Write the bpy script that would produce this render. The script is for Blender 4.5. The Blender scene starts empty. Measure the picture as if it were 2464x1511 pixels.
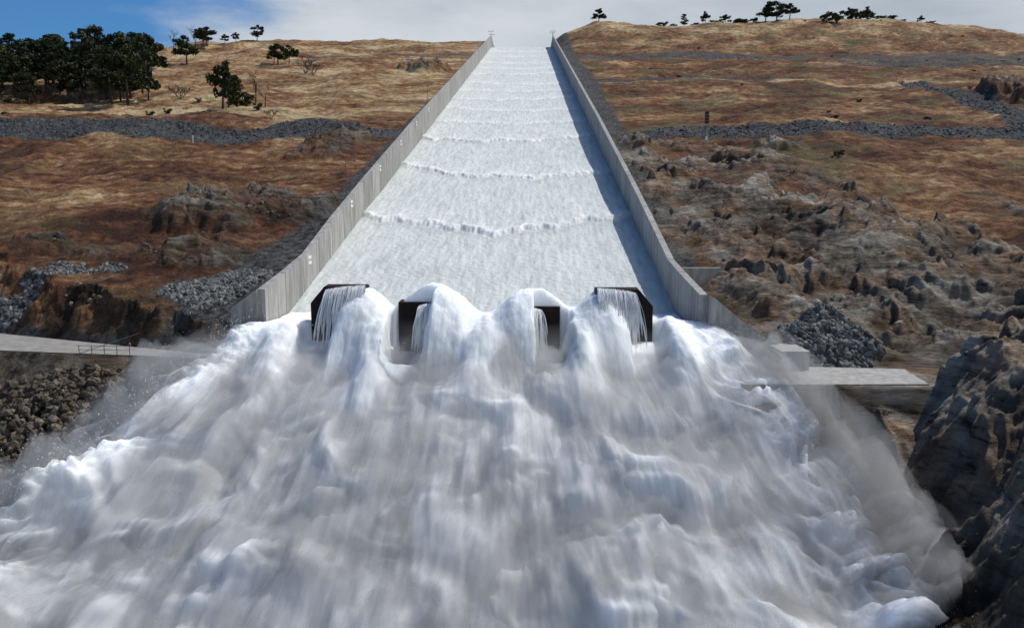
import bpy, bmesh, math, random, numpy as np
from mathutils import Vector, Matrix
random.seed(3)
rng=np.random.default_rng(5)
scene=bpy.context.scene
scene.view_settings.view_transform='Standard'
scene.view_settings.look='None'
scene.view_settings.exposure=0
# ------------------------------------------------------------ noise
TAB=rng.random((256,256))*2*np.pi
GX,GY=np.cos(TAB),np.sin(TAB)
def pn(x,y,s=0):
    x=x+s*17.31;y=y+s*41.77
    xi=np.floor(x).astype(int);yi=np.floor(y).astype(int);fx=x-xi;fy=y-yi
    u=fx*fx*fx*(fx*(fx*6-15)+10);v=fy*fy*fy*(fy*(fy*6-15)+10)
    def g(a,b):
        i=(xi+a)&255;j=(yi+b)&255
        return GX[i,j]*(fx-a)+GY[i,j]*(fy-b)
    return 1.5*((g(0,0)*(1-u)+g(1,0)*u)*(1-v)+(g(0,1)*(1-u)+g(1,1)*u)*v)
def fbm(x,y,o=5,s=0,gain=.5):
    r=0;a=1;t=0
    for k in range(o):
        r=r+a*pn(x*2**k,y*2**k,s+k*3);t+=a;a*=gain
    return r/t*1.6
def ridged(x,y,o=4,s=0,gain=.5):
    r=0;a=1;t=0
    for k in range(o):
        r=r+a*(1-2*np.abs(pn(x*2**k,y*2**k,s+k*3)));t+=a;a*=gain
    return r/t
def ss(a,b,x):
    t=np.clip((x-a)/(b-a),0,1);return t*t*(3-2*t)
# ------------------------------------------------------------ helpers
def link(o):
    scene.collection.objects.link(o);return o
def empty(name):
    return link(bpy.data.objects.new(name,None))
def grid_mesh(name,X,Y,Z,mat,attrs={},smooth=True):
    R,C=X.shape
    me=bpy.data.meshes.new(name)
    co=np.stack([X,Y,Z],-1).reshape(-1,3).astype(np.float32)
    i=np.arange(R-1)[:,None]*C+np.arange(C-1)[None,:]
    q=np.stack([i,i+1,i+C+1,i+C],-1).reshape(-1,4)
    me.vertices.add(R*C);me.vertices.foreach_set('co',co.ravel())
    me.loops.add(q.size);me.loops.foreach_set('vertex_index',q.ravel().astype(np.int32))
    me.polygons.add(len(q));me.polygons.foreach_set('loop_start',(np.arange(len(q))*4).astype(np.int32))
    me.polygons.foreach_set('use_smooth',np.full(len(q),smooth))
    me.update(calc_edges=True)
    for k,v in attrs.items():
        at=me.color_attributes.new(k,'FLOAT_COLOR','POINT')
        at.data.foreach_set('color',np.stack(list(v)+[np.ones_like(X)]*(4-len(v)),-1).reshape(-1).astype(np.float32))
    me.materials.append(mat)
    return link(bpy.data.objects.new(name,me))
def pmesh(name,verts,faces,mat,parent=None,smooth=False):
    me=bpy.data.meshes.new(name);me.from_pydata([tuple(v) for v in verts],[],faces);me.update()
    if smooth: me.polygons.foreach_set('use_smooth',[True]*len(me.polygons))
    me.materials.append(mat)
    o=link(bpy.data.objects.new(name,me))
    if parent: o.parent=parent
    return o
def tris_mesh(name,V,F,mats,midx=None,smooth=False):
    V=np.asarray(V,np.float32);F=np.asarray(F,np.int32);n=F.shape[1]
    me=bpy.data.meshes.new(name)
    me.vertices.add(len(V));me.vertices.foreach_set('co',V.ravel())
    me.loops.add(F.size);me.loops.foreach_set('vertex_index',F.ravel())
    me.polygons.add(len(F));me.polygons.foreach_set('loop_start',(np.arange(len(F))*n).astype(np.int32))
    me.polygons.foreach_set('use_smooth',np.full(len(F),smooth))
    for m in mats: me.materials.append(m)
    if midx is not None: me.polygons.foreach_set('material_index',np.asarray(midx,np.int32))
    me.update(calc_edges=True)
    return me
class NT:
    def __init__(s,name):
        s.m=bpy.data.materials.new(name);s.m.use_nodes=True;s.t=s.m.node_tree;s.n=s.t.nodes
        s.b=s.n['Principled BSDF'];s.out=s.n['Material Output']
        s.tc=s.n.new('ShaderNodeTexCoord').outputs['Object']
    def lk(s,a,b): s.t.links.new(a,b)
    def mapp(s,sc=(1,1,1),rot=(0,0,0),loc=(0,0,0)):
        n=s.n.new('ShaderNodeMapping');n.inputs['Scale'].default_value=sc;n.inputs['Rotation'].default_value=rot;n.inputs['Location'].default_value=loc
        s.lk(s.tc,n.inputs[0]);return n.outputs[0]
    def noise(s,scale,det=6,rough=.6,vec=None,dist=0):
        n=s.n.new('ShaderNodeTexNoise');n.inputs['Scale'].default_value=scale;n.inputs['Detail'].default_value=det
        n.inputs['Roughness'].default_value=rough;n.inputs['Distortion'].default_value=dist
        s.lk(vec if vec else s.tc,n.inputs['Vector']);return n.outputs['Fac']
    def ramp(s,fac,stops,interp='LINEAR'):
        n=s.n.new('ShaderNodeValToRGB');cr=n.color_ramp;cr.interpolation=interp
        while len(cr.elements)<len(stops): cr.elements.new(.5)
        for e,(p,c) in zip(cr.elements,stops):
            e.position=p;e.color=(c,c,c,1) if not isinstance(c,tuple) else (*c,1)
        s.lk(fac,n.inputs[0]);return n.outputs[0]
    def mix(s,fac,a,b,bt='MIX'):
        n=s.n.new('ShaderNodeMix');n.data_type='RGBA';n.blend_type=bt
        for v,i in ((fac,0),(a,6),(b,7)):
            if isinstance(v,(int,float)): n.inputs[i].default_value=v if i==0 else (v,v,v,1)
            elif isinstance(v,tuple): n.inputs[i].default_value=(*v,1)
            else: s.lk(v,n.inputs[i])
        return n.outputs[2]
    def math(s,op,a,b=0,c=None,clamp=False):
        n=s.n.new('ShaderNodeMath');n.operation=op;n.use_clamp=clamp
        for i,v in enumerate((a,b) if c is None else (a,b,c)):
            if isinstance(v,(int,float)): n.inputs[i].default_value=v
            else: s.lk(v,n.inputs[i])
        return n.outputs[0]
    def bump(s,h,dist=1,st=1,normal=None):
        n=s.n.new('ShaderNodeBump');n.inputs['Distance'].default_value=dist;n.inputs['Strength'].default_value=st
        s.lk(h,n.inputs['Height'])
        if normal: s.lk(normal,n.inputs['Normal'])
        return n.outputs[0]
    def attr(s,name,raw=False):
        n=s.n.new('ShaderNodeAttribute');n.attribute_name=name
        if raw: return n.outputs['Color']
        sp=s.n.new('ShaderNodeSeparateColor');s.lk(n.outputs['Color'],sp.inputs[0]);return sp.outputs
    def fin(s,col,rough=.9,normal=None,spec=.2):
        if isinstance(col,tuple): s.b.inputs['Base Color'].default_value=(*col,1)
        else: s.lk(col,s.b.inputs['Base Color'])
        if isinstance(rough,(int,float)): s.b.inputs['Roughness'].default_value=rough
        else: s.lk(rough,s.b.inputs['Roughness'])
        s.b.inputs['Specular IOR Level'].default_value=spec
        if normal: s.lk(normal,s.b.inputs['Normal'])
        return s.m
# ------------------------------------------------------------ materials
def mat_terrain():
    t=NT('terrain_soil_grass_rock')
    col=t.attr('col',True);mk=t.attr('mk')
    n1=t.noise(1.7,6,.74)
    rn=t.noise(.7,9,.72,t.mapp((.28,.28,1.3),(.35,.3,.5)),.5)
    a=t.ramp(n1,[(.33,.50),(.5,.95),(.68,1.5)])
    b=t.ramp(rn,[(.36,.20),(.44,.80),(.56,1.15),(.70,1.7)])
    c=t.mix(1.,col,t.mix(mk[1],a,b),'MULTIPLY')
    h=t.mix(mk[1],t.math('MULTIPLY',n1,.9),t.math('MULTIPLY',rn,3.4))
    return t.fin(c,.95,t.bump(h,.9,1.),.1)
def mat_concrete(name,base=(.42,.41,.39),joint=9.14,dark=.5):
    t=NT(name)
    n=t.noise(.5,5,.65);st=t.noise(1.2,5,.7,t.mapp((1,1,.12)))
    c=t.mix(t.ramp(n,[(.3,.45),(.7,0.)]),base,tuple(x*.62 for x in base))
    c=t.mix(t.ramp(st,[(.42,.7),(.6,0.)]),c,tuple(x*dark for x in base))
    if joint:
        sp=t.n.new('ShaderNodeSeparateXYZ');t.lk(t.tc,sp.inputs[0])
        f=t.math('FRACT',t.math('DIVIDE',sp.outputs[1],joint))
        c=t.mix(t.math('MULTIPLY',t.math('LESS_THAN',f,.035),.6),c,(.08,.08,.078))
        pid=t.n.new('ShaderNodeTexWhiteNoise');pid.noise_dimensions='1D'
        t.lk(t.math('FLOOR',t.math('DIVIDE',sp.outputs[1],joint)),pid.inputs['W'])
        c=t.mix(1.,c,t.ramp(pid.outputs['Value'],[(0,.82),(1,1.08)]),'MULTIPLY')
    return t.fin(c,.85,t.bump(n,.1,.4),.2)
def mat_water(name,flow=(1,.12,.12),c0=(.50,.53,.52),c1=(.76,.78,.77),sc=.9,bd=.5,foam=False,fine=4.5):
    t=NT(name)
    n=t.noise(sc,5,.62,t.mapp(flow));f=t.noise(fine,3,.7)
    a=t.math('ADD',t.math('MULTIPLY',n,.65),t.math('MULTIPLY',f,.35))
    c=t.ramp(a,[(.36,c0),(.58,c1)])
    if foam:
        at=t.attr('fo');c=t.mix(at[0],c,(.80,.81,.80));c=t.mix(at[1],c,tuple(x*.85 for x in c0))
    return t.fin(c,.8,t.bump(a,bd,.7),.15)
def mat_spray():
    t=NT('spray_whitewater')
    al=t.attr('al')
    c=t.mix(al[1],(.50,.54,.56),(.88,.90,.92))
    t.lk(al[0],t.b.inputs['Alpha'])
    t.b.subsurface_method='BURLEY'
    t.b.inputs['Subsurface Weight'].default_value=.85
    t.b.inputs['Subsurface Radius'].default_value=(1,1,1)
    t.b.inputs['Subsurface Scale'].default_value=1.6
    return t.fin(c,.95,None,.05)
def mat_veil():
    t=NT('spray_veil');al=t.attr('al')
    d=t.n.new('ShaderNodeBsdfDiffuse');d.inputs[0].default_value=(.86,.88,.91,1)
    tr=t.n.new('ShaderNodeBsdfTranslucent');tr.inputs[0].default_value=(.86,.88,.91,1)
    m=t.n.new('ShaderNodeMixShader');m.inputs[0].default_value=.45;t.lk(d.outputs[0],m.inputs[1]);t.lk(tr.outputs[0],m.inputs[2])
    tp=t.n.new('ShaderNodeBsdfTransparent');m2=t.n.new('ShaderNodeMixShader')
    t.lk(al[0],m2.inputs[0]);t.lk(tp.outputs[0],m2.inputs[1]);t.lk(m.outputs[0],m2.inputs[2]);t.lk(m2.outputs[0],t.out.inputs[0])
    t.n.remove(t.b);return t.m
def mat_fog(name,dens):
    t=NT(name);v=t.n.new('ShaderNodeVolumeScatter');v.inputs['Color'].default_value=(.97,.985,1,1);v.inputs['Density'].default_value=dens;v.inputs['Anisotropy'].default_value=.1
    t.lk(v.outputs[0],t.out.inputs['Volume']);t.n.remove(t.b);return t.m
M_ter=mat_terrain()
M_con=mat_concrete('spillway_concrete')
M_con2=mat_concrete('plain_concrete',joint=0)
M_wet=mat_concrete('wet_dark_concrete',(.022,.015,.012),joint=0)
M_chute=mat_water('chute_whitewater',(1.2,.16,.16),(.43,.46,.455),(.62,.65,.64),.9,.35,True)
M_spray=mat_spray();M_veil=mat_veil();M_fog=mat_fog('fine_mist_air',.055);M_fog2=mat_fog('dense_spray_air',.25)
M_strand=mat_water('water_strand',(1,1,1),(.60,.62,.64),(.80,.81,.82),.8,.1)
M_riv=mat_water('river_foam',(1,1,1),(.35,.38,.38),(.7,.72,.72),.3,.5)
def mat_plain(name,c,r=.7,metal=0,var=.25,sc=2):
    t=NT(name)
    cc=t.mix(t.ramp(t.noise(sc,4,.6),[(.35,min(1.,var*2.5)),(.65,0.)]),c,tuple(x*.6 for x in c))
    t.b.inputs['Metallic'].default_value=metal
    return t.fin(cc,r,None,.3)
M_steel=mat_plain('galvanised_steel',(.22,.22,.22),.5,.6)
M_black=mat_plain('black_paint',(.015,.015,.016),.5)
M_white=mat_plain('white_paint',(.75,.75,.73),.6,var=.05)
M_road=mat_plain('gravel_road_surface',(.30,.285,.26),.95,var=.3,sc=.8)
M_bark=mat_plain('bark',(.05,.04,.032),.95)
M_dead=mat_plain('dead_wood',(.09,.075,.065),.95)
def mat_leaf(name,a,b):
    t=NT(name)
    oi=t.n.new('ShaderNodeNewGeometry')
    n=t.math('ADD',t.math('MULTIPLY',t.noise(.55,3,.7),.6),t.math('MULTIPLY',oi.outputs['Random Per Island'],.4))
    c=t.ramp(n,[(.3,a),(.68,b)])
    return t.fin(c,.8,None,.15)
M_oak=mat_leaf('oak_leaves',(.014,.020,.008),(.055,.066,.026))
M_pine=mat_leaf('pine_needles',(.022,.032,.018),(.085,.10,.06))
M_bush=mat_leaf('bush_leaves',(.03,.038,.016),(.08,.085,.04))
def mat_rock(name,a,b):
    t=NT(name);n=t.noise(1.1,5,.7);oi=t.n.new('ShaderNodeNewGeometry')
    c=t.ramp(n,[(.3,a),(.7,b)])
    c=t.mix(1.,c,t.ramp(oi.outputs['Random Per Island'],[(0,.45),(1,1.5)]),'MULTIPLY')
    return t.fin(c,.9,t.bump(n,.2,.6),.2)
M_rip=mat_rock('riprap_stone',(.06,.062,.064),(.20,.20,.195))
M_ripd=mat_rock('dark_riprap_stone',(.035,.037,.04),(.10,.102,.105))
M_rip2=mat_rock('brown_rubble',(.04,.034,.027),(.17,.135,.10))
# ------------------------------------------------------------ terrain
def band(Y,y0,y1,w): return ss(y0-w,y0+w,Y)*(1-ss(y1-w,y1+w,Y))
def blob(X,Y,cx,cy,rx,ry,w=.25):
    return 1-ss(1-w,1+w,np.sqrt(((X-cx)/rx)**2+((Y-cy)/ry)**2))
def craggy(X,Y,s=0):
    a=.7;u=X*math.cos(a)+Y*math.sin(a);v=-X*math.sin(a)+Y*math.cos(a)
    w=fbm(X/22,Y/22,3,s+60)
    f=.5*fbm(u/18,v/12,6,s+61,.52)+.5*ridged(u/26,v/12,4,s+62,.42)
    g=v/9+w*1.5+.26*fbm(X/7,Y/7,5,s+64,.58)
    saw=(g-np.floor(g));saw=np.where(saw<.78,saw/.78,ss(1,.78,saw))
    g2=v/2.6+w*4.5+.3*fbm(X/4,Y/4,4,s+68,.6);s2=g2-np.floor(g2);s2=np.where(s2<.7,s2/.7,ss(1,.7,s2))
    brk=ss(-.3,.2,fbm(u/8,v/10,3,s+70))
    return f*1.25+saw*.60*(.3+.7*brk)+s2*.22*brk+.11*fbm(X/1.4,Y/1.4,3,s+66,.6)-.35
def lerp3(t,stops):
    xs_=[s[0] for s in stops];return np.stack([np.interp(t,xs_,[s[1][k] for s in stops]) for k in range(3)],-1)
def terrain(X,Y,full=True):
    X=np.asarray(X,float);Y=np.asarray(Y,float)
    wob=fbm(X/18,Y/18,4,11)
    dl=np.maximum(0,-34.8-X);dr=np.maximum(0,X-21.6);d=dl+dr
    L=X<-6.6
    pl=np.where(Y<735,-42.5+.245*Y,137.6)
    far=ss(6,40,d)
    z=pl+1.5+far*(fbm(X/70,Y/70,4,1)*3.6*ss(110,200,Y)+fbm(X/14,Y/14,3,2)*1.0)
    z=z-.14*np.maximum(0,-X-290)
    rc=np.interp(X,[22,30,60,140,290,345,450,800],[4,10,19,17,23,19,7,0])
    z=z+rc*ss(600,745,Y)
    z=z+2.5*ss(245,262,Y)*ss(300,258,Y)*far
    z=z+fbm(X/3,Y/3,3,9)*.3*ss(3,10,d)
    Xw=X+wob*7;Yw=Y+fbm(X/15,Y/15,4,12)*8
    bx=np.interp(Y,[90,111,157,213,245],[85,76,73,62,38])
    rR=ss(24,31,Xw)*(1-ss(bx-4,bx+4,Xw))*(1-ss(236,250,Yw))
    hole=blob(Xw,Yw,47,187,9,10)+blob(Xw,Yw,40,222,7,12)+blob(Xw,Yw,60,172,6,6)+.7*blob(Xw,Yw,66,190,8,10)
    rR=rR*np.clip(1-.85*hole,0,1)*(1-.75*ss(.08,.35,fbm(X/11,Y/11,5,78,.6))*ss(150,180,Y))
    A=blob(Xw,Yw,-55,157,17,10);B=blob(Xw,Yw,-60,134,20,7);C=blob(Xw,Yw,-55,236,9,22);D=blob(Xw,Yw,-61,480,11,22)
    E=blob(Xw,Yw,200,336,14,22);F=blob(Xw,Yw,104,162,12,8);G=blob(Xw,Yw,67,224,9,8);H=blob(Xw,Yw,-83,133,3,4)
    rl=np.clip(A+B*.9+C*.9+D+E+F+G+H,0,1)
    lumps=ss(-.15,.25,fbm(X/8,Y/8,5,77,.6))
    rl=rl*(.25+.75*lumps)
    cg=craggy(X,Y)
    z=z+rR*(.6+cg*2.7+4.0*np.exp(-((X-62)/16)**2-((Y-138)/18)**2))
    z=z+(A*2.8+B*.8+C*2.6+D*6+E*8+F*1.2+G*3+H*2)*(.5+.5*ridged(X/7,Y/7,4,22))+rl*cg*2.0
    rock=np.clip(rR*1.15+rl,0,1)
    Yb=np.where(L,np.where(X<-42,101+(-42-X)*.42,101),94.)
    Yf=np.where(L,97.5+np.maximum(0,-42-X)*.16,84.)
    cn=fbm(X/7,Y/7,5,31,.6)
    slope=np.where(L,1.2,1.0)
    zc=-19.3+slope*np.maximum(0,Y-Yb+cn*2.2*ss(0,4,Y-Yb))
    cliff=(zc<z)&(Y>Yb)
    z2=np.minimum(z,zc)
    z2=np.where(Y<=Yb,-19.35,z2)
    dd=np.maximum(0,Yf-Y)
    drop=np.where(L,.75,2.2)*dd
    zf=-19.35-drop+np.minimum(dd,4)*.35*craggy(X,Y,5)*1.6
    z2=np.where(Y<Yf,zf,z2)
    c9=craggy(X*1.6,Y*1.6,9)
    sh=-21.8-2.2*np.maximum(0,37-X)-.9*np.maximum(0,83-Y)+c9*1.6
    z2=np.where((X>24)&(Y<Yf-.5),np.maximum(z2,sh),z2)
    ed=45.5+fbm(Y/9,X*0+3,4,41)*3
    c15=craggy(X*1.15,Y*1.15,15)
    blz=-14.9-1.35*np.maximum(0,ed-X)+c15*2.9-.10*np.maximum(0,78-Y)
    blz=blz-1.3*np.maximum(0,Y-84-(X-46)*.15)
    bl=(blz>z2)&(X>30)
    z2=np.where(X>30,np.maximum(z2,blz),z2)
    z2=np.maximum(z2,np.where(L&(Y<97),-25.5-1.1*np.maximum(0,X+74)+fbm(X/9,Y/9,4,45)*2.5,-199.))
    z2=np.maximum(z2,-58+fbm(X/8,Y/8,3,46))
    cor=(X>-34.3)&(X<21.1)&(Y>84)
    z2=np.where(cor,np.minimum(z2,pl-5),z2)
    z2=np.where((X>-36)&(X<24)&(Y<=97),np.minimum(z2,-26-.5*np.maximum(0,90-Y)),z2)
    sw=np.where(L,np.interp(Y,[100,115,150,200,740],[16,13,9,7,6]),np.interp(Y,[100,115,150,200,300,420,700],[3,4,6,9,10,13,12]))
    strip=1-ss(sw-1.2,sw+1.2,d+wob*1.5)
    lowb=np.interp(X,[-400,-130,-100,-80,-60,-40],[241,241,238,238,245,250]);
    rip=L*ss(lowb-1,lowb+1,Y+wob*1)*(1-ss(259,261,Y+wob*2-np.interp(X,[-130,-90,-60],[0,-6,4])))
    rip=rip+(~L)*ss(246,247,Y+wob*1.)*(1-ss(258,260,Y+wob*1))*(X>33)
    rip=rip+(~L)*band(Y+wob*4,413,428,2)*(1-ss(120,150,X))
    rip=rip+(~L)*band(Y+wob*10,575,610,5)*.9*(1-.4*ss(200,260,X))+(~L)*band(Y+wob*14,490,575,8)*ss(170,240,X)*.8
    px=np.interp(Y,[257,311,351,411],[157,177,181,189])
    rip=rip+band(Y,255,412,3)*(1-ss(6,7.5,np.abs(X-px+wob*2)))*(X>100)
    rip=rip+L*band(Y+wob*5,600,622,3)*(X>-170)*.7+blob(Xw,Yw,-232,470,7,40)*.8
    rip=rip+blob(Xw,Yw,-47,115,8,8)+blob(Xw,Yw,-73,122,10,2.5)+(~L)*blob(X,Y,37,97.5,6,4)
    rip=np.clip(rip,0,1)
    grav=np.clip(strip+rip,0,1)
    grav=np.where((Y>Yf-1)&(Y<Yb+1),1,grav)
    if not full: return z2,rip,grav
    lowL=L&(Y<Yf)
    grav=np.where(lowL,1.,grav)
    clf=cliff&(Y<119)
    rock=np.where(clf,np.maximum(rock,np.clip(.55+1.5*fbm(X/9,Y/9,3,51),0,1)),rock)
    rock=np.where(bl|((~L)&(Y<Yf)),1,rock)
    rock=np.clip(rock-rip*(Y>100)*1.,0,1)
    rock=np.where(lowL,ss(-66,-58,X+wob*4)*.9,rock)
    g=.40*fbm(X/38,Y/30,6,301,.62)+.28*fbm(X/13,Y/4.,6,302,.65)+.26*fbm(X/3,Y/2.4,4,303,.65)
    gold=.20*L*ss(270,330,Y)+.28*ss(640,735,Y)*(~L)-.08*(~L)*(Y<620)-.14*band(Y,262,296,6)*L-.04*L*(Y<240)+.3*band(Y,404,413,3)*(~L)+.3*blob(X,Y,-110,300,60,25)-.35*rl*(1-lumps)-.30*blob(Xw,Yw,-60,150,26,26)*L
    t=np.clip(.43+g*1.25+gold,0,1)
    cgr=lerp3(t,[(0,(.052,.025,.017)),(.25,(.118,.053,.030)),(.45,(.195,.097,.050)),(.62,(.285,.168,.086)),(.8,(.41,.29,.16)),(1,(.56,.44,.27))])
    gn=ss(.0,.5,fbm(X/30,Y/22,5,310,.6))*np.where(L,.3,.7)
    cgr=cgr*(1-gn[...,None])+np.array([.135,.124,.064])*(.6+.8*t[...,None])*gn[...,None]
    trk=(1-ss(.0,.035,np.abs(fbm(X/60,Y/18,3,360))))*ss(10,30,d)*.35
    cgr=cgr*(1-trk[...,None])+np.array([.20,.15,.10])*trk[...,None]
    sp=fbm(X/1.2,Y/1.2,3,320,.7)
    gv=np.clip(.074*(1+1.1*sp)+.03*fbm(X/9,Y/9,3,321),.02,.2)
    cgv=gv[...,None]*np.array([1,1.01,1.03])
    cgv=np.where(((Y<Yf)&L)[...,None],gv[...,None]*np.array([1.2,1.0,.8])*1.1,cgv)
    rt=np.clip(.47+.40*fbm(X/5,Y/2.2,6,330,.66)+.40*fbm(X/22,Y/22,4,331)+.24*cg,0,1)  # low crags darker: crevice shade and dirt put into the rock colour
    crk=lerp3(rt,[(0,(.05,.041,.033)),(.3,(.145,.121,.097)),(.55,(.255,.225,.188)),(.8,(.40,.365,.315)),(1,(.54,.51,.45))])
    rust=(ss(-.15,.35,fbm(X/12,Y/10,5,340,.6))*np.where(bl,.55,.75))[...,None]
    crk=crk*(1-rust)+crk*np.array([1.0,.70,.50])*rust
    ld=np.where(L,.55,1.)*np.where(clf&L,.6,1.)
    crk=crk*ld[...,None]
    col=cgr*(1-grav[...,None])+cgv*grav[...,None]
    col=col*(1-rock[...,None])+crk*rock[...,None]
    wet=np.clip(L*ss(97,87,Y)*.85+(~L)*ss(-24,-31,z2)*(Y<92)*.75,0,1)[...,None]
    col=col*(1-wet*.85)
    moss=(L*ss(97,90,Y)*ss(-70,-56,X)*ss(-.4,.2,fbm(X/3,Y/3,4,350))*.9)[...,None]
    col=col*(1-moss)+np.array([.012,.016,.006])*moss
    return z2,col,rock
ys=np.concatenate([np.linspace(-160,40,50)[:-1],np.linspace(40,84,260)[:-1],84*np.exp(np.linspace(0,math.log(760/84),950)),np.linspace(800,3500,25)])
tt=np.concatenate([-np.geomspace(1.9,.70,30)[:-1],np.linspace(-.70,.70,1050),np.geomspace(.70,1.9,30)[1:]])
YY,TT=np.meshgrid(ys,tt,indexing='ij')
XX=TT*np.sqrt(YY**2+45**2)
ZZ,col,rk=terrain(XX,YY)
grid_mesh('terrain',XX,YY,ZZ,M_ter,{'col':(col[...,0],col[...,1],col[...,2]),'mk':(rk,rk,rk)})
def tz(x,y):
    return float(terrain(np.array([x]),np.array([y]),False)[0][0])
# ------------------------------------------------------------ chute water
xs=np.linspace(-33.9,20.7,260)
yc=104*np.exp(np.linspace(0,math.log(745/104),1500))
YC,XC=np.meshgrid(yc,xs,indexing='ij')
ZC=-42.5+.245*YC
ZC=np.where(YC>732,136.8+(YC-732)*.057,ZC)
fo=np.zeros_like(XC);dk=np.zeros_like(XC)
un=(XC+6.6)/27.3
waves=[(151,13,.8),(198,12,.6),(249,9,.6),(285,8,.35),(318,9,.15),(352,10,.35),(385,8,.15),(416,10,.3),(471,11,.25),(510,9,.12),(548,12,.22),(610,12,.2),(665,12,.15)]
for i,(y0,b,am) in enumerate(waves):
    cx=.0+.35*math.sin(i*2.1)
    sc=np.abs(np.sin((un-cx)*np.pi*(1.0+.35*((i*37)%3))))
    front=y0+b*((un-cx*.5)**2)+2.6*(sc-.5)+fbm(XC/6,YC*0+i*7.7,6,70+i,.6)*3.2
    d=YC-front
    w=ss(-.8,1.4,d)*np.exp(-np.maximum(d,0)/(6.5+y0*.014))
    ZC+=am*w*(1+.4*fbm(XC/4,YC/4,2,90))
    core=np.exp(-((d-.6)/(1.3+y0*.0022))**2)*np.clip(.6+1.2*fbm(XC/6,YC/30,3,190+i),.05,1.1)*min(1,.45+am*.7)
    fo=np.maximum(fo,core*(.75+.5*fbm(XC/1.5,YC/1.5,2,95))+.35*w)
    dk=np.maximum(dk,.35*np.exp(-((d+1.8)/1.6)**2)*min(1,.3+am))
    ZC+=core*.32*fbm(XC/1.0,YC/1.2,4,99,.6)
ZC+=.06*fbm(XC/1.3,YC/9,3,101)+.09*fbm(XC/.9,YC/.9,3,102)
fo=np.clip(fo+.25*fbm(XC/6,YC/25,4,103)+.15*fbm(XC/1.6,YC/2.4,3,104),0,1)
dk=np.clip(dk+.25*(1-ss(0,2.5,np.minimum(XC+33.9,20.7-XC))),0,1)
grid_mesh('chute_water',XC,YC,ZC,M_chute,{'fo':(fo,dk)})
pmesh('spillway_chute_floor',[(-34,94,-20.4),(21,94,-20.4),(21,740,137.7),(-34,740,137.7),(-34,960,149),(21,960,149)],[(0,1,2,3),(3,2,5,4)],M_con2)
# ------------------------------------------------------------ walls
def recalc(me):
    bm=bmesh.new();bm.from_mesh(me);bmesh.ops.recalc_face_normals(bm,faces=bm.faces);bm.to_mesh(me);bm.free()
def wall(name,rows,t0,t1):
    V=[];F=[]
    for y,zt,zb in rows: V+=[(t0,y,zb),(t0,y,zt),(t1,y,zt),(t1,y,zb)]
    n=len(rows)
    for i in range(n-1):
        a=i*4;b=a+4
        for k in range(4): F.append((a+k,a+(k+1)%4,b+(k+1)%4,b+k))
    F.append((0,1,2,3));F.append((n*4-4,n*4-1,n*4-2,n*4-3))
    me=bpy.data.meshes.new(name);me.from_pydata(V,[],F);me.update();recalc(me)
    me.materials.append(M_con);return link(bpy.data.objects.new(name,me))
def zpl(y): return -42.5+.245*y if y<732 else 136.8+(y-732)*.057
def wtop(y):
    return zpl(y)+np.interp(y,[118,150,250,732,745,800,960],[5,6.3,7.7,9.8,9.8,9.5,9])
prof=[140,165,200,250,320,400,500,600,700,732,738,745,760,800,960]
rl_=[(101,-10.9,-24),(111,-9.4,-22),(121.5,-7.67,-20)]+[(y,wtop(y),zpl(y)-7) for y in prof]
rr_=[(96,-10.9,-25),(107,-9.7,-24),(118.6,-8.3,-22)]+[(y,wtop(y),zpl(y)-7) for y in prof]
WL=wall('spillway_wall',rl_,-33.85,-34.8)
WR=wall('spillway_wall',rr_,20.65,21.6)
def ztop(rows,y): return float(np.interp(y,[r[0] for r in rows],[r[1] for r in rows]))
def prism(name,poly,axis,a,b,mat,parent=None):
    V=[]
    for t in (a,b):
        for (u,v) in poly:
            V.append({'x':(t,u,v),'y':(u,t,v),'z':(u,v,t)}[axis])
    n=len(poly);F=[tuple(range(n)),tuple(range(2*n-1,n-1,-1))]+[(i,(i+1)%n,n+(i+1)%n,n+i) for i in range(n)]
    me=bpy.data.meshes.new(name);me.from_pydata(V,[],F);me.update();recalc(me)
    me.materials.append(mat);o=link(bpy.data.objects.new(name,me))
    if parent:o.parent=parent
    return o
def box(name,c,s,mat,parent=None):
    x,y,z=c;a,b,h=s
    return prism(name,[(x-a/2,y-b/2),(x+a/2,y-b/2),(x+a/2,y+b/2),(x-a/2,y+b/2)],'z',z-h/2,z+h/2,mat,parent)
def tube(V,F,p0,p1,r0,r1,n=6):
    p0=Vector(p0);p1=Vector(p1);d=(p1-p0).normalized();u=d.orthogonal().normalized();v=d.cross(u);b=len(V)
    for p,r in((p0,r0),(p1,r1)):
        for i in range(n):
            a=2*math.pi*i/n;V.append(tuple(p+(u*math.cos(a)+v*math.sin(a))*r))
    for i in range(n): F.append((b+i,b+(i+1)%n,b+n+(i+1)%n,b+n+i))
    F.append(tuple(range(b+n,b+2*n)))
prism('wing_wall',[(-34.82,-25),(-34.82,-10.95),(-38.2,-13.3),(-38.2,-25)],'y',100.6,101.6,M_con2)
w=empty('wing_wall')
prism('wing_wall_face',[(21.62,-25),(21.62,-10.95),(22.4,-11.3),(29.3,-17.0),(29.3,-25)],'y',95.0,96.0,M_con2,w)
prism('wing_wall_pedestal',[(29.32,-25),(29.32,-17.0),(32.6,-17.0),(32.6,-25)],'y',91.5,97.5,M_con2,w)
prism('concrete_headwall',[(21.63,-14.5),(21.63,-9.4),(28.2,-9.4),(25.6,-13.2),(25.6,-14.5)],'y',117.5,118.4,M_con2)
prism('concrete_apron_slab',[(23,84),(23,91.4),(32.6,91.4),(32.6,93.6),(44,92.5),(43,84.6)],'z',-21.2,-19.2,M_con2)
RX=np.linspace(-130,-36,60);rv=[];rf=[]
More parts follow.
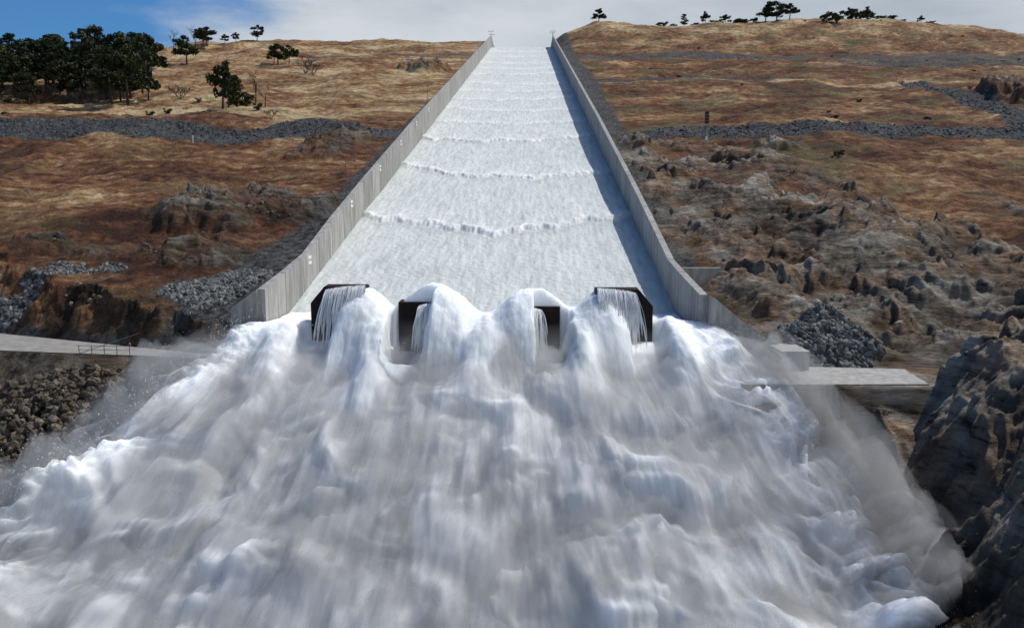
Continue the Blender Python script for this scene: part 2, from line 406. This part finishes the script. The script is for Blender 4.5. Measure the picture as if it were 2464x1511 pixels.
for i,x in enumerate(RX):
    yb=101+max(0,-42-x)*.42-.5; yf=97.5+max(0,-42-x)*.16+.4
    rv+=[(x,yf,-19.27),(x,yb,-19.27)]
    if i: rf.append((2*i-2,2*i,2*i+1,2*i-1))
pmesh('gravel_road',rv,rf,M_road)
# ------------------------------------------------------------ station signs on left wall
def text_mesh(s,size,mat,parent,loc,rot):
    cu=bpy.data.curves.new('lettering','FONT');cu.body=s;cu.size=size;cu.align_x='CENTER';cu.align_y='CENTER';cu.extrude=.004
    o=bpy.data.objects.new('lettering',cu);cu.materials.append(mat);link(o);o.location=loc;o.rotation_euler=rot;o.parent=parent
for k,(y,s) in enumerate([(122.4,'42+00'),(152.9,'41+00'),(183.4,'40+00'),(213.8,'39+00'),(244.3,'38+00'),(274.8,'37+00')]):
    e=empty('station_sign');zt=ztop(rl_,y)
    prism('panel',[(y-.9,zt-1.9),(y+.9,zt-1.9),(y+.9,zt-.6),(y-.9,zt-.6)],'x',-33.84,-33.78,M_white,e)
    text_mesh(s,.62,M_black,e,(-33.775,y,zt-1.25),(math.radians(90),0,math.radians(90)))
e=prism('staff_gauge',[(136,ztop(rl_,136)-5.5),(136.25,ztop(rl_,136)-5.5),(136.25,ztop(rl_,136)-.7),(136,ztop(rl_,136)-.7)],'x',-33.84,-33.80,M_white)
# ------------------------------------------------------------ poles
def lamp(x,y,h,arm,zb=None,name='street_lamp'):
    V=[];F=[];z=tz(x,y)-.3 if zb is None else zb
    tube(V,F,(x,y,z),(x,y,z+h),.09,.06)
    tube(V,F,(x,y,z+h),(x+arm,y,z+h+.25),.05,.04)
    tube(V,F,(x+arm,y,z+h+.25),(x+arm*1.35,y,z+h+.22),.14,.10)
    tube(V,F,(x,y,z),(x,y,z+.4),.2,.2)
    pmesh(name,V,F,M_steel)
for (x,y) in [(24.3,170.7),(25.7,239),(26.7,315),(27,410),(27,520)]: lamp(x,y,7.5,-1.6)
for (x,y) in [(-39.7,174.5),(-41.6,239),(-41,330)]: lamp(x,y,7.5,1.6)
for x,y in [(-34.3,741),(-34.3,760),(21.1,741),(21.1,752)]:
    V=[];F=[];z=wtop(y)
    tube(V,F,(x,y,z),(x,y,z+6.2),.16,.12);tube(V,F,(x-2,y,z+5.2),(x+2,y,z+5.2),.1,.1)
    for s in(-2,2): tube(V,F,(x+s,y,z+5.0),(x+s,y,z+5.8),.3,.25)
    pmesh('floodlight_mast',V,F,M_steel)
sx_,sy_=51.6,238.5;sz=tz(sx_,sy_);e=empty('warning_siren')
V=[];F=[];tube(V,F,(sx_,sy_,sz-.5),(sx_,sy_,sz+8.8),.18,.15,8);pmesh('pole',V,F,M_steel,e)
for k in range(4):
    z=sz+5.6+k*.85
    prism('horn_%d'%(k+1),[(sx_-.65,z),(sx_+.65,z),(sx_+.5,z+.68),(sx_-.5,z+.68)],'y',sy_-.85,sy_-.1,M_black,e)
box('equipment_cabinet',(sx_+.1,sy_-.35,sz+1.3),(.7,.45,1.2),M_white,e)
box('footing',(sx_,sy_,sz),(1.6,1.6,.5),M_con2,e)
x,y=-98,235;z=tz(x,y);V=[];F=[];tube(V,F,(x,y,z-.3),(x,y,z+1.9),.13,.13,8);tube(V,F,(x,y,z+1.9),(x,y,z+2.1),.17,.05,8);pmesh('marker_post',V,F,M_white)
x,y=-77,528;z=tz(x,y);e=empty('pump_house')
box('walls',(x,y,z+1.6),(4,3,3.6),M_white,e);box('roof',(x,y,z+3.55),(4.6,3.6,.28),M_steel,e);box('door',(x-.6,y-1.53,z+1.3),(1,.05,2.1),M_black,e)
V=[];F=[]
for i in range(5):
    xx=-58+i*1.7;yy=100-.1*i;tube(V,F,(xx,yy,-19.3),(xx,yy,-18.1),.05,.05)
    if i<4:
        for h in(.6,1.15): tube(V,F,(xx,yy,-19.3+h),(xx+1.7,yy-.1,-19.3+h),.035,.035)
tube(V,F,(-58,100,-19.2),(-51.2,102.6,-16.9),.04,.04)
pmesh('pipe_railing',V,F,M_steel)
# ------------------------------------------------------------ dissipator blocks
def block(x0,x1,zt,chl,chr_):
    e=empty('energy_dissipator_block')
    y0,y1,y2=95.6,97.8,107
    zb=-24
    def ring(y,zt,c):
        L=[(x0,zb)]
        L+= [(x0,zt-2.0*c),(x0+1.7*c,zt)] if chl else [(x0,zt-.01),(x0+.01,zt)]
        L+= [(x1-1.7*c,zt),(x1,zt-2.0*c)] if chr_ else [(x1-.01,zt),(x1,zt-.01)]
        L+=[(x1,zb)]
        return [(x,y,z) for x,z in L]
    rs=ring(y0,zt,1)+ring(y1,zt+.1,1)+ring(y2,zt-7.5,.6)
    F=[tuple(range(5,-1,-1)),tuple(range(12,18))]
    for r in (0,6):
        F+=[(r+i,r+(i+1)%6,r+6+(i+1)%6,r+6+i) for i in range(6)]
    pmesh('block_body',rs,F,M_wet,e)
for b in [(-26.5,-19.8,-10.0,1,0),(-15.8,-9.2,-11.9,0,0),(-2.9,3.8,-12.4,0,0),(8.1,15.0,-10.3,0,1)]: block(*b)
# ------------------------------------------------------------ spray plume
yn=[10,30,45,60,70,75,80,84,88,92,96,99,106,113]
zb_=[-58,-50,-43,-36.0,-30.6,-27.8,-25.0,-22.2,-19.8,-17.6,-15.2,-14.9,-15.3,-15.2]
Lb=[-68,-66,-62,-57,-52,-49,-46,-43.5,-41.5,-39.5,-37.5,-33.7,-33.7,-33.7]
Rb=[35,35,35,35,35,34,32.5,30.5,29,27.5,25.5,20.5,20.5,20.5]
def plume(yr,rows,cols,seed=0,off=0.,ext=0.,humps=True,hf=1.,veil=False,ythr=0,extR=None):
    yp=np.linspace(yr[0],yr[1],rows);s=np.linspace(-1,1,cols)
    YP,S=np.meshgrid(yp,s,indexing='ij')
    wl=ss(99,93,YP)
    L=np.interp(YP,yn,Lb)-ext*wl;R=np.interp(YP,yn,Rb)+(ext if extR is None else extR)*wl
    X=L+(R-L)*(S+1)/2
    z0=np.interp(YP,yn,zb_)
    de=np.minimum(X-L,R-X)
    amp=np.interp(YP,[16,50,70,80,90,96,100,113],[3.2,3.1,2.7,2.1,1.2,.4,.25,.1])
    spread=np.interp(YP,[16,60,96],[1.7,1.5,1.0]);fx=(X+6.6)/spread
    wx=fx/9+.35*fbm(fx/10,YP/10,2,221+seed);wy=YP/11+.35*fbm(fx/9,YP/9,2,222+seed)
    def bw(n): return np.sqrt(n*n+.02)*1.8-.5
    bil=bw(pn(wx,wy,223+seed))
    bil=bil+.38*bw(pn(wx*2.1,wy*2.1,224+seed))+hf*.15*bw(pn(wx*4.3,wy*4.3,225+seed))
    edge=np.exp(-((de-4.5)/4)**2)*wl
    bil=bil+hf*.13*bw(pn(wx*9.1,wy*8.3,226+seed))*(.3+edge*2.)
    st=fbm(fx/2.0,YP/16,4,227+seed,.6)
    big=fbm(fx/16,YP/14,2,228+seed)
    h=amp*(bil*(.8+.9*edge)+.22*st+.8*big)+hf*.07*fbm(X/.9,YP/1.0,4,229+seed,.6)*(.4+edge*1.8)
    z=z0+wl*1.2*(1-S**2)+edge*1.5
    z=z-wl*np.clip((4.5-de)/4.5,0,1)**2*np.interp(YP,[16,80,92,99],[4,4,2.5,0])
    z=z+h*.86;YO=YP-h*.5*wl
    if humps:
        for cx,w_,top in ((-11.4,4.7,-9.9),(0.4,4.7,-10.3),(-20.2,3.1,-10.3),(8.8,3.2,-10.8)):
            zh=top-.13*np.maximum(0,96.2-YP)**1.9-.10*np.maximum(0,YP-97.5)**2
            zh=zh+.35*fbm(X/2.4,YP/3,4,240,.6)
            g=np.exp(-np.abs((X-cx)/(w_*(1+.05*np.maximum(0,96-YP))))**2.6)
            z=z+np.maximum(0,zh-z)*g
        for cx,w_,top in ((-17.6,2.2,-12.8),(5.9,2.2,-13.0),(-5.6,2.4,-13.4),(-29.5,2.4,-14.2),(17.3,2.2,-14.0)):
            zh=top-.05*np.maximum(0,95-YP)**2-.08*np.maximum(0,YP-97)**2+.4*fbm(X/2.2,YP/3,3,241)
            z=z+np.maximum(0,zh-z)*np.exp(-np.abs((X-cx)/w_)**2.3)
        YO=np.where(YP>90,YP+(YO-YP)*ss(95,90,YP),YO)
        for a_,b_,dz in ((-27.0,-23.5,-16.6),(-16.1,-12.3,-17.9),(.9,4.2,-17.6),(11.9,15.4,-16.6)):
            nx=X+.3*fbm(X*0+a_,YP/2,2,250)+.3*fbm(X/1.0,YP*0,2,251)
            m=ss(a_-.4,a_+.2,nx)*(1-ss(b_-.4,b_+1.3,nx))*(1-ss(95.75,96.2,YP))*ss(86,91.5,YP)
            z=z-m*np.maximum(0,z-(dz-.05*(95.6-YP)**2))
            YO=np.where(m>.01,YP,YO)
    rg=de+2.0*fbm(X/5,YP/5,4,260+seed)+.8*fbm(X/1.5,YP/1.5,3,262+seed)
    stc=fbm(fx/1.6,YP/14,5,280+seed,.62);lc=fbm(fx/8,YP/8,4,281+seed)
    br=np.clip(.62+.55*stc+.7*lc+.5*edge+.25*ss(88,96,YP),0,1)
    if not veil:
        al=np.where(YP>97,1.,ss(.5,7.5,rg));al=np.maximum(al,ss(96,98.5,YP))
    else:
        s1=fbm(fx/1.8,YP/11,5,270+seed,.6);s2=fbm(fx/9,YP/8,3,272+seed)
        al=np.clip(.28+.8*s1+.9*s2,0,1)**1.2*ss(0,10,rg)*ss(92-ythr,84-ythr,YP)
    return X,YO,z+off,al,br
X,Y,Z,al,br=plume((12,112.5),820,900)
grid_mesh('spray_plume',X,Y,Z,M_spray,{'al':(al,br,al)})
PX,PY,PZ=X,Y,Z
for k,(off,ext) in enumerate(((1.2,2.5),)):
    X,Y,Z,al,br=plume((14,94),300,420,seed=20+7*k,off=off,ext=ext,humps=False,hf=0.,veil=True,ythr=k*1.5)
    grid_mesh('spray_mist',X,Y,Z,M_veil,{'al':(al*.8,al,al)})
def mist_body(name,mat,y1,rows,cols,seed,off,ext,hf,thick,amp=0,extR=None):
    X,Y,Z,al,br=plume((14,y1),rows,cols,seed=seed,off=off,ext=ext,humps=False,hf=hf,extR=extR)
    if amp:
        q_=np.abs(pn(X/4.5,Y/4.5,500))*2+.5*np.abs(pn(X/2.1,Y/2.1,501))*2+.25*np.abs(pn(X/1.0,Y/1.0,502))*2
        Z=Z+amp*q_*ss(y1,y1-4,Y)
    R_,C_=X.shape;Zb=Z-thick
    n=R_*C_;V=np.concatenate([np.stack([X,Y,Z],-1).reshape(-1,3),np.stack([X,Y,Zb],-1).reshape(-1,3)])
    i=(np.arange(R_-1)[:,None]*C_+np.arange(C_-1)[None,:]);q=np.stack([i,i+1,i+C_+1,i+C_],-1).reshape(-1,4)
    sd=[]
    r=np.arange(C_-1);sd.append(np.stack([r,r+n,r+1+n,r+1],-1));r2=r+(R_-1)*C_;sd.append(np.stack([r2+1,r2+1+n,r2+n,r2],-1))
    c=np.arange(R_-1)*C_;sd.append(np.stack([c+C_,c+C_+n,c+n,c],-1));c2=c+C_-1;sd.append(np.stack([c2,c2+n,c2+C_+n,c2+C_],-1))
    F=np.concatenate([q,q[:,::-1]+n]+sd)
    link(bpy.data.objects.new(name,tris_mesh(name,V,F,[mat],smooth=True)))
mist_body('fine_mist',M_fog,92,90,140,55,2.4,2.5,0.,9,extR=4.5)
mist_body('dense_spray',M_fog2,92,280,360,0,.35,3.0,.8,7,amp=1.5,extR=2.4)
r=np.random.default_rng(77);m_=(PY<94)&(PY>45)
idx=np.flatnonzero(m_.ravel());S_=np.abs(np.broadcast_to(np.linspace(-1,1,PX.shape[1]),PX.shape)).ravel()[idx]
pw=.05+ss(.75,.9,S_)*1.0;idx=r.choice(idx,26000,p=pw/pw.sum())
P=np.stack([PX.ravel()[idx],PY.ravel()[idx],PZ.ravel()[idx]],-1)
hgt=r.exponential(.8,(len(P),1));P=P+np.array([0,-.25,1])*hgt+r.normal(size=P.shape)*.5
P[:,0]+=np.sign(P[:,0]+8)*r.exponential(.6,len(P))*(np.abs(P[:,0]+8)>30)
sz=(.012+.04*r.random(len(P))**3)[:,None,None]
T4=np.array([[1,0,-.7],[-1,0,-.7],[0,1,.7],[0,-1,.7]])
V=(P[:,None,:]+T4[None]*sz*np.array([1,1,1.6])).reshape(-1,3);b4=np.arange(len(P))[:,None,None]*4
F=(b4+np.array([[0,1,2],[0,3,1],[0,2,3],[1,3,2]])[None]).reshape(-1,3)
link(bpy.data.objects.new('spray_droplets',tris_mesh('spray_droplets',V,F,[M_strand])))
xr=np.linspace(-140,60,60);yr=np.linspace(-160,60,60)
YR,XR=np.meshgrid(yr,xr,indexing='ij')
grid_mesh('river_water',XR,YR,-55+.6*fbm(XR/6,YR/6,4,300),M_riv)
# ------------------------------------------------------------ water strands over block faces
def strands(name,n,seed,specs):
    r=np.random.default_rng(seed);V=[];F=[]
    for (xa,xb,zt,drift) in specs:
        for i in range(n):
            q=r.random()**1.9
            x=xa+(xb-xa)*q;vx=drift*(.2+1.5*r.random()*q)+.25*r.normal();vy=-(.8+r.random()*3.2);w_=.008+.035*r.random()**2
            z=zt+.25*r.random()-.5*q*q;t1=.35+.95*r.random();ph=r.random()*6;y0=95.5-.2*r.random()
            T=np.linspace(0,t1,10);b=len(V)
            for j,t in enumerate(T):
                wx=w_*(1+1.2*t)*(1 if 0<j<9 else .1)
                xx=x+vx*t+.06*math.sin(ph+t*7);yy=y0+vy*t;zz=z-4.6*t*t
                V+=[(xx-wx,yy,zz),(xx+wx,yy-.02,zz)]
            for k in range(9): F.append((b+2*k,b+2*k+1,b+2*k+3,b+2*k+2))
    me=tris_mesh(name,V,F,[M_strand]);return link(bpy.data.objects.new(name,me))
strands('falling_water_strands',560,7,[(-19.8,-24.4,-10,-.5),(-9.5,-13.2,-11.9,-.5),(-2.5,1.6,-12.4,.5),(8.3,12.8,-10.3,.6)])
# ------------------------------------------------------------ riprap stones
def ico():
    bm=bmesh.new();bmesh.ops.create_icosphere(bm,subdivisions=1,radius=1)
    V=np.array([v.co[:] for v in bm.verts]);F=np.array([[v.index for v in f.verts] for f in bm.faces]);bm.free();return V,F
IV,IF=ico()
def stones(name,P,size,mat,seed):
    r=np.random.default_rng(seed);n=len(P)
    V=IV[None]*(1+.35*(r.random((n,12,1))-.5)*1.6)
    V=np.sign(V)*np.abs(V)**.75
    sc=(size*(.45+r.random(n)**2*1.1))[:,None,None]*(.6+.8*r.random((n,1,3)))
    V=V*sc
    A=r.random((n,3,3))-.5;Q,_=np.linalg.qr(A);V=np.einsum('nij,nkj->nki',Q,V)
    V=V+P[:,None,:]
    F=IF[None]+(np.arange(n)*12)[:,None,None]
    return link(bpy.data.objects.new(name,tris_mesh(name,V.reshape(-1,3),F.reshape(-1,3),[mat])))
def scatter(n,x0,x1,y0,y1,test,seed,sink=0.):
    r=np.random.default_rng(seed);x=x0+(x1-x0)*r.random(n);y=y0+(y1-y0)*r.random(n)
    k=test(x,y);x=x[k];y=y[k];z=terrain(x,y,False)[0]-sink;return np.stack([x,y,z],-1)
def ripmask(x,y):
    _,m,g=terrain(x,y,False);return (m>.6)
P=np.concatenate([scatter(4500,-57,-37,104,125,ripmask,1,.12),scatter(2600,-86,-62,117,128,ripmask,2,.12),scatter(1500,31.5,44,93.5,102,lambda x,y:((x-37)/6.5)**2+((y-97.5)/4)**2<1,3)])
stones('riprap',P,.34,M_rip,4)
P=scatter(16000,-330,-45,236,264,ripmask,5,.28);stones('riprap',P,.36,M_ripd,6)
P=scatter(12000,33,260,243,264,ripmask,7,.28);stones('riprap',P,.36,M_ripd,8)
P=scatter(9000,145,200,255,412,ripmask,17,.3);stones('riprap',P,.42,M_ripd,18)
P=scatter(9000,-86,-40,76,97,lambda x,y:np.random.default_rng(1).random(len(x))<.8,9);stones('rubble_slope',P,.38,M_rip2,10)
def rockmask(x,y): return (terrain(x,y)[2]>.5)&(fbm(x/6,y/6,3,400)>.25)
P=scatter(2500,26,85,98,240,rockmask,41,.15);stones('broken_rock',P,.28,mat_rock('outcrop_stone',(.09,.075,.06),(.30,.26,.21)),42)
P=scatter(6000,-85,-40,106,260,rockmask,43,.15);stones('broken_rock',P,.32,mat_rock('dark_outcrop_stone',(.04,.035,.03),(.18,.155,.13)),44)
# ------------------------------------------------------------ trees
def tree_mesh(name,kind,h,seed):
    r=random.Random(seed);nr=np.random.default_rng(seed);V=[];F=[];tips=[]
    if kind=='oak':
        lean=(r.uniform(-.06,.06)*h,r.uniform(-.05,.05)*h)
        th=h*.28;top=(lean[0],lean[1],h*.75);mid=(lean[0]*.4,lean[1]*.4,th)
        tube(V,F,(0,0,-.5),mid,h*.028,h*.02);tube(V,F,mid,top,h*.02,h*.006)
        for i in range(11):
            a=i*2.4+r.random();f=r.uniform(.0,.9);p=Vector(mid).lerp(Vector(top),f);ln=h*r.uniform(.22,.40)*(1-.45*f)
            q=p+Vector((math.cos(a)*ln,math.sin(a)*ln,ln*r.uniform(.15,.6)))
            tube(V,F,p,q,h*.011,h*.004,5);tips.append((q,h*r.uniform(.08,.14)));tips.append((p.lerp(q,.6)+Vector((0,0,h*.03)),h*.075))
            q2=q+Vector((r.uniform(-1,1),r.uniform(-1,1),r.uniform(-.3,.9)))*h*.10;tips.append((q2,h*r.uniform(.05,.09)))
        tips.append((Vector(top)+Vector((0,0,h*.08)),h*.13));tips.append((Vector(top)+Vector((h*.07,0,h*.16)),h*.08));nl=80;ls=.026
    elif kind=='pine':
        top=Vector((r.uniform(-.04,.04)*h,0,h*.97));tube(V,F,(0,0,-.5),top,h*.018,h*.004)
        for i in range(26):
            f=r.uniform(.28,1.);a=i*2.4+r.random();p=top*f;ln=h*(.05+.20*(1-f)**.7)*r.uniform(.5,1.2)
            q=p+Vector((math.cos(a)*ln,math.sin(a)*ln,ln*r.uniform(.1,.7)))
            tube(V,F,p,q,h*.005,h*.002,4);tips.append((q,h*r.uniform(.035,.07)));tips.append((p.lerp(q,.5),h*.04))
        nl=38;ls=.022
    elif kind=='bush':
        for i in range(12):
            a=r.uniform(0,6.3);q=Vector((math.cos(a)*h*r.uniform(.1,.75),math.sin(a)*h*r.uniform(.1,.75),h*r.uniform(.25,.8)))
            tube(V,F,(0,0,-.2),q,h*.02,h*.008,4);tips.append((q,h*r.uniform(.15,.27)))
        nl=60;ls=.07
    else:
        def br(p,d,ln,rad,lv):
            q=p+d*ln;tube(V,F,p,q,rad,rad*.55,4)
            if lv==0: return
            for k in range(3 if kind=='dead' else 4):
                nd=(d+Vector((r.uniform(-1,1),r.uniform(-1,1),r.uniform(-.2,.7)))*.8).normalized()
                br(p.lerp(q,r.uniform(.45,1)),nd,ln*r.uniform(.45,.75),rad*.55,lv-1)
        if kind=='dead': br(Vector((0,0,-.5)),Vector((r.uniform(-.15,.15),0,1)).normalized(),h*.5,h*.016,4)
        else:
            for i in range(5):
                a=i*1.3;br(Vector((0,0,-.2)),Vector((math.cos(a)*.7,math.sin(a)*.7,1)).normalized(),h*.4,h*.014,4)
        nl=0
    nb=len(F)
    LV=[]
    for (c,rad) in tips:
        n=nl
        dirs=nr.normal(size=(n,3));dirs/=np.linalg.norm(dirs,axis=1)[:,None]
        pos=np.array(c[:])+dirs*rad*(nr.random((n,1))**.45)*np.array([1.15,1.15,.8])
        a=nr.normal(size=(n,3));a/=np.linalg.norm(a,axis=1)[:,None];b=np.cross(a,nr.normal(size=(n,3)));b/=np.linalg.norm(b,axis=1)[:,None]
        s=h*ls*(.5+nr.random((n,1)))
        LV.append(np.stack([pos-a*s-b*s*.6,pos+a*s-b*s*.5,pos+a*s*.8+b*s*.6,pos-a*s*.7+b*s*.6],1).reshape(-1,3))
    me=bpy.data.meshes.new(name)
    base=len(V)
    if LV:
        LV=np.concatenate(LV);nq=len(LV)//4
        allV=V+[tuple(v) for v in LV];allF=F+[tuple(base+4*i+k for k in range(4)) for i in range(nq)]
    else: allV=V;allF=F;nq=0
    me.from_pydata(allV,[],allF);me.update()
    return me,nb,nq
def mk_tree(name,kind,h,seed,mats):
    me,nb,nq=tree_mesh(name,kind,h,seed)
    for m in mats: me.materials.append(m)
    if nq: me.polygons.foreach_set('material_index',np.array([0]*nb+[1]*nq,np.int32))
    return me
oaks=[mk_tree('oak_tree','oak',10,s,[M_bark,M_oak]) for s in (1,2,3,4,5)]
pines=[mk_tree('pine_tree','pine',10,s,[M_bark,M_pine]) for s in (11,12,13)]
deads=[mk_tree('dead_tree','dead',10,s,[M_dead]) for s in (21,22)]
twigs=[mk_tree('bare_shrub','twig',10,s,[M_dead]) for s in (31,32)]
bushes=[mk_tree('bush','bush',10,s,[M_bark,M_bush]) for s in (41,42,43)]
cnt=[0]
def put(kind,x,y,h,wd_=1.,dz=0):
    S={'oak_tree':oaks,'pine_tree':pines,'dead_tree':deads,'bare_shrub':twigs,'bush':bushes}[kind]
    cnt[0]+=1;o=link(bpy.data.objects.new(kind,S[cnt[0]%len(S)]))
    o.location=(x,y,tz(x,y)-.1+dz);o.rotation_euler=(0,0,cnt[0]*1.7);s=h/10;o.scale=(s*wd_,s*wd_,s)
for x,y,h,w_ in [(-235,359,19,1.1),(-225,354,20,1.1),(-214,346,16,1.0),(-226,379,24,1.1),(-219,380,26,1.),(-170,330,20,1.1),(-165,333,24,.9),(-204,430,25,1.2),(-209,393,24,1.1),(-198,375,22,1.),(-195,400,26,1.1),(-178,362,20,1.),(-232,395,24,1.1),(-245,400,22,1.1),(-262,410,24,1.1),(-250,380,20,1.),(-240,345,18,1.),(-188,392,24,1.),(-174,345,17,1.),(-255,440,24,1.2),(-230,440,26,1.),(-270,455,22,1.1),(-183,352,15,1.2),(-206,362,18,1.1),(-192,362,19,1.1),(-217,365,20,1.),(-242,372,20,1.1),(-186,375,22,1.),(-200,410,26,1.1),(-215,420,25,1.2)]:
    put('oak_tree',x,y,h,w_)
for x,y,h in [(-202,369,28),(-205,372,24),(-180,378,25),(-192,385,27),(-215,400,30),(-228,366,22),(-176,352,21),(-186,356,24),(-212,366,26)]: put('pine_tree',x,y,h,1.2)
put('oak_tree',-163,347,12,1.);put('oak_tree',-117.5,311,19,.85);put('oak_tree',-117,316,15,.8)
put('oak_tree',-227,541,19,1.1);put('oak_tree',-244,736,14,1.1);put('oak_tree',-277,705,17,1.5);put('oak_tree',-283,712,15,1.3);put('oak_tree',-271,730,9,1.1);put('oak_tree',-262,733,9,1)
put('oak_tree',-162,528,14,1.2);put('oak_tree',-160,545,14,1.1);put('oak_tree',-166,532,10,1.2);put('bare_shrub',-128,469,14,1.);put('bare_shrub',-123,466,10,1.2)
put('dead_tree',-111,329,19,1.);put('dead_tree',-106,326,11,1.3);put('bush',-118,329,7,1.2);put('bare_shrub',-151,351,9,1.3);put('bush',-100,300,3,1);put('bare_shrub',-92,289,5,1.2)
put('dead_tree',-272,640,18,1.);put('dead_tree',-262,660,14,1.2);put('dead_tree',-300,690,22,1.);put('dead_tree',-282,690,24,1.)
for x,y,h in [(-190,345,9),(-178,340,8),(-222,350,8),(-240,352,9),(-205,356,7),(-212,352,12),(-196,350,10)]: put('bare_shrub',x,y,h,1.4)
put('dead_tree',-209,356,15);put('dead_tree',-184,343,13);put('dead_tree',-230,352,14)
R_=[('oak_tree',62,742,13,1.2),('pine_tree',138,742,12,1.6),('oak_tree',157,742,12,1.),('oak_tree',174.5,742,9,1.5),('oak_tree',210,742,15,1.4),('oak_tree',220,742,18,1.4),('oak_tree',231,742,15,1.3),('bush',118,742,5,1.5),('bush',128,742,4,1.5),('bush',200,742,4,1.2),('bush',254,715,8,.9),('bush',263,715,9,1.2),('oak_tree',284,742,12,1.),('bush',291,742,9,1.6),('bush',300,740,8,1.6),('pine_tree',300.5,745,13,1.),('bush',319,742,5,2),('oak_tree',347,742,7,1.3),('bush',150,742,3,2.5),('bush',165,742,4,2.5),('bush',185,742,4,2.5),('bush',193,742,3.5,2),('bush',310,742,4,2.),('bush',330,742,3,2),('bush',355,742,3,2),('bush',77.8,205.6,1.6,1.2)]
for k_,x,y,h,w_ in R_: put(k_,x,y,h,w_)
for i in range(40):
    x=random.uniform(-330,-120);y=random.uniform(270,400)
    put(random.choice(['bush','bare_shrub']),x,y,random.uniform(.8,2.2),1.3)
for i in range(45):
    x=random.uniform(60,380);y=random.uniform(270,730)
    if x<.6*y: put('bush',x,y,random.uniform(.6,1.6),1.3)
# ------------------------------------------------------------ camera, light, sky
cam=bpy.data.cameras.new('camera');co=link(bpy.data.objects.new('camera',cam))
cam.lens=28;cam.sensor_width=36;cam.clip_end=8000;cam.clip_start=.1
co.location=(0,0,0);co.rotation_euler=(math.radians(90-7.9),0,math.radians(1.2))
scene.camera=co
S=Vector((.5,.35,.85)).normalized()
sl=bpy.data.lights.new('sun','SUN');sl.energy=3.8;sl.angle=math.radians(.6);sl.color=(1,.965,.92)
so=link(bpy.data.objects.new('sun',sl));so.rotation_euler=S.to_track_quat('Z','Y').to_euler();so.location=(50,50,200)
wd=bpy.data.worlds.new('World');scene.world=wd;wd.use_nodes=True
nt=wd.node_tree;bg=nt.nodes['Background'];N=nt.nodes.new;LK=nt.links.new
sky=N('ShaderNodeTexSky');sky.sky_type='NISHITA';sky.sun_disc=False
sky.sun_elevation=math.asin(S.z);sky.sun_rotation=math.atan2(S.x,S.y)
tc=N('ShaderNodeTexCoord');sx=N('ShaderNodeSeparateXYZ');LK(tc.outputs['Generated'],sx.inputs[0])
mp=N('ShaderNodeMapping');mp.inputs['Scale'].default_value=(1,1,3.2);mp.inputs['Rotation'].default_value=(0,.25,0);LK(tc.outputs['Generated'],mp.inputs[0])
no=N('ShaderNodeTexNoise');no.inputs['Scale'].default_value=2.6;no.inputs['Detail'].default_value=9;no.inputs['Roughness'].default_value=.55;LK(mp.outputs[0],no.inputs['Vector'])
def M(op,a,b):
    n=N('ShaderNodeMath');n.operation=op
    for i,v in enumerate((a,b)):
        if isinstance(v,(int,float)): n.inputs[i].default_value=v
        else: LK(v,n.inputs[i])
    return n.outputs[0]
val=M('ADD',M('SUBTRACT',sx.outputs[0],M('MULTIPLY',sx.outputs[2],.9)),M('MULTIPLY',M('SUBTRACT',no.outputs['Fac'],.5),.9))
mr=N('ShaderNodeMapRange');mr.interpolation_type='SMOOTHSTEP';mr.inputs['From Min'].default_value=-.62;mr.inputs['From Max'].default_value=-.38;LK(val,mr.inputs['Value'])
cr=N('ShaderNodeValToRGB');cr.color_ramp.elements[0].position=.35;cr.color_ramp.elements[0].color=(4.1,4.7,5.4,1);cr.color_ramp.elements[1].position=.62;cr.color_ramp.elements[1].color=(6.3,6.7,7.2,1);LK(no.outputs['Fac'],cr.inputs[0])
tint=N('ShaderNodeMix');tint.data_type='RGBA';tint.blend_type='MULTIPLY';tint.inputs[0].default_value=1;LK(sky.outputs[0],tint.inputs[6]);tint.inputs[7].default_value=(.30,.64,1.0,1)
mx=N('ShaderNodeMix');mx.data_type='RGBA';LK(mr.outputs[0],mx.inputs[0]);LK(tint.outputs[2],mx.inputs[6]);LK(cr.outputs[0],mx.inputs[7])
LK(mx.outputs[2],bg.inputs[0]);bg.inputs[1].default_value=.1
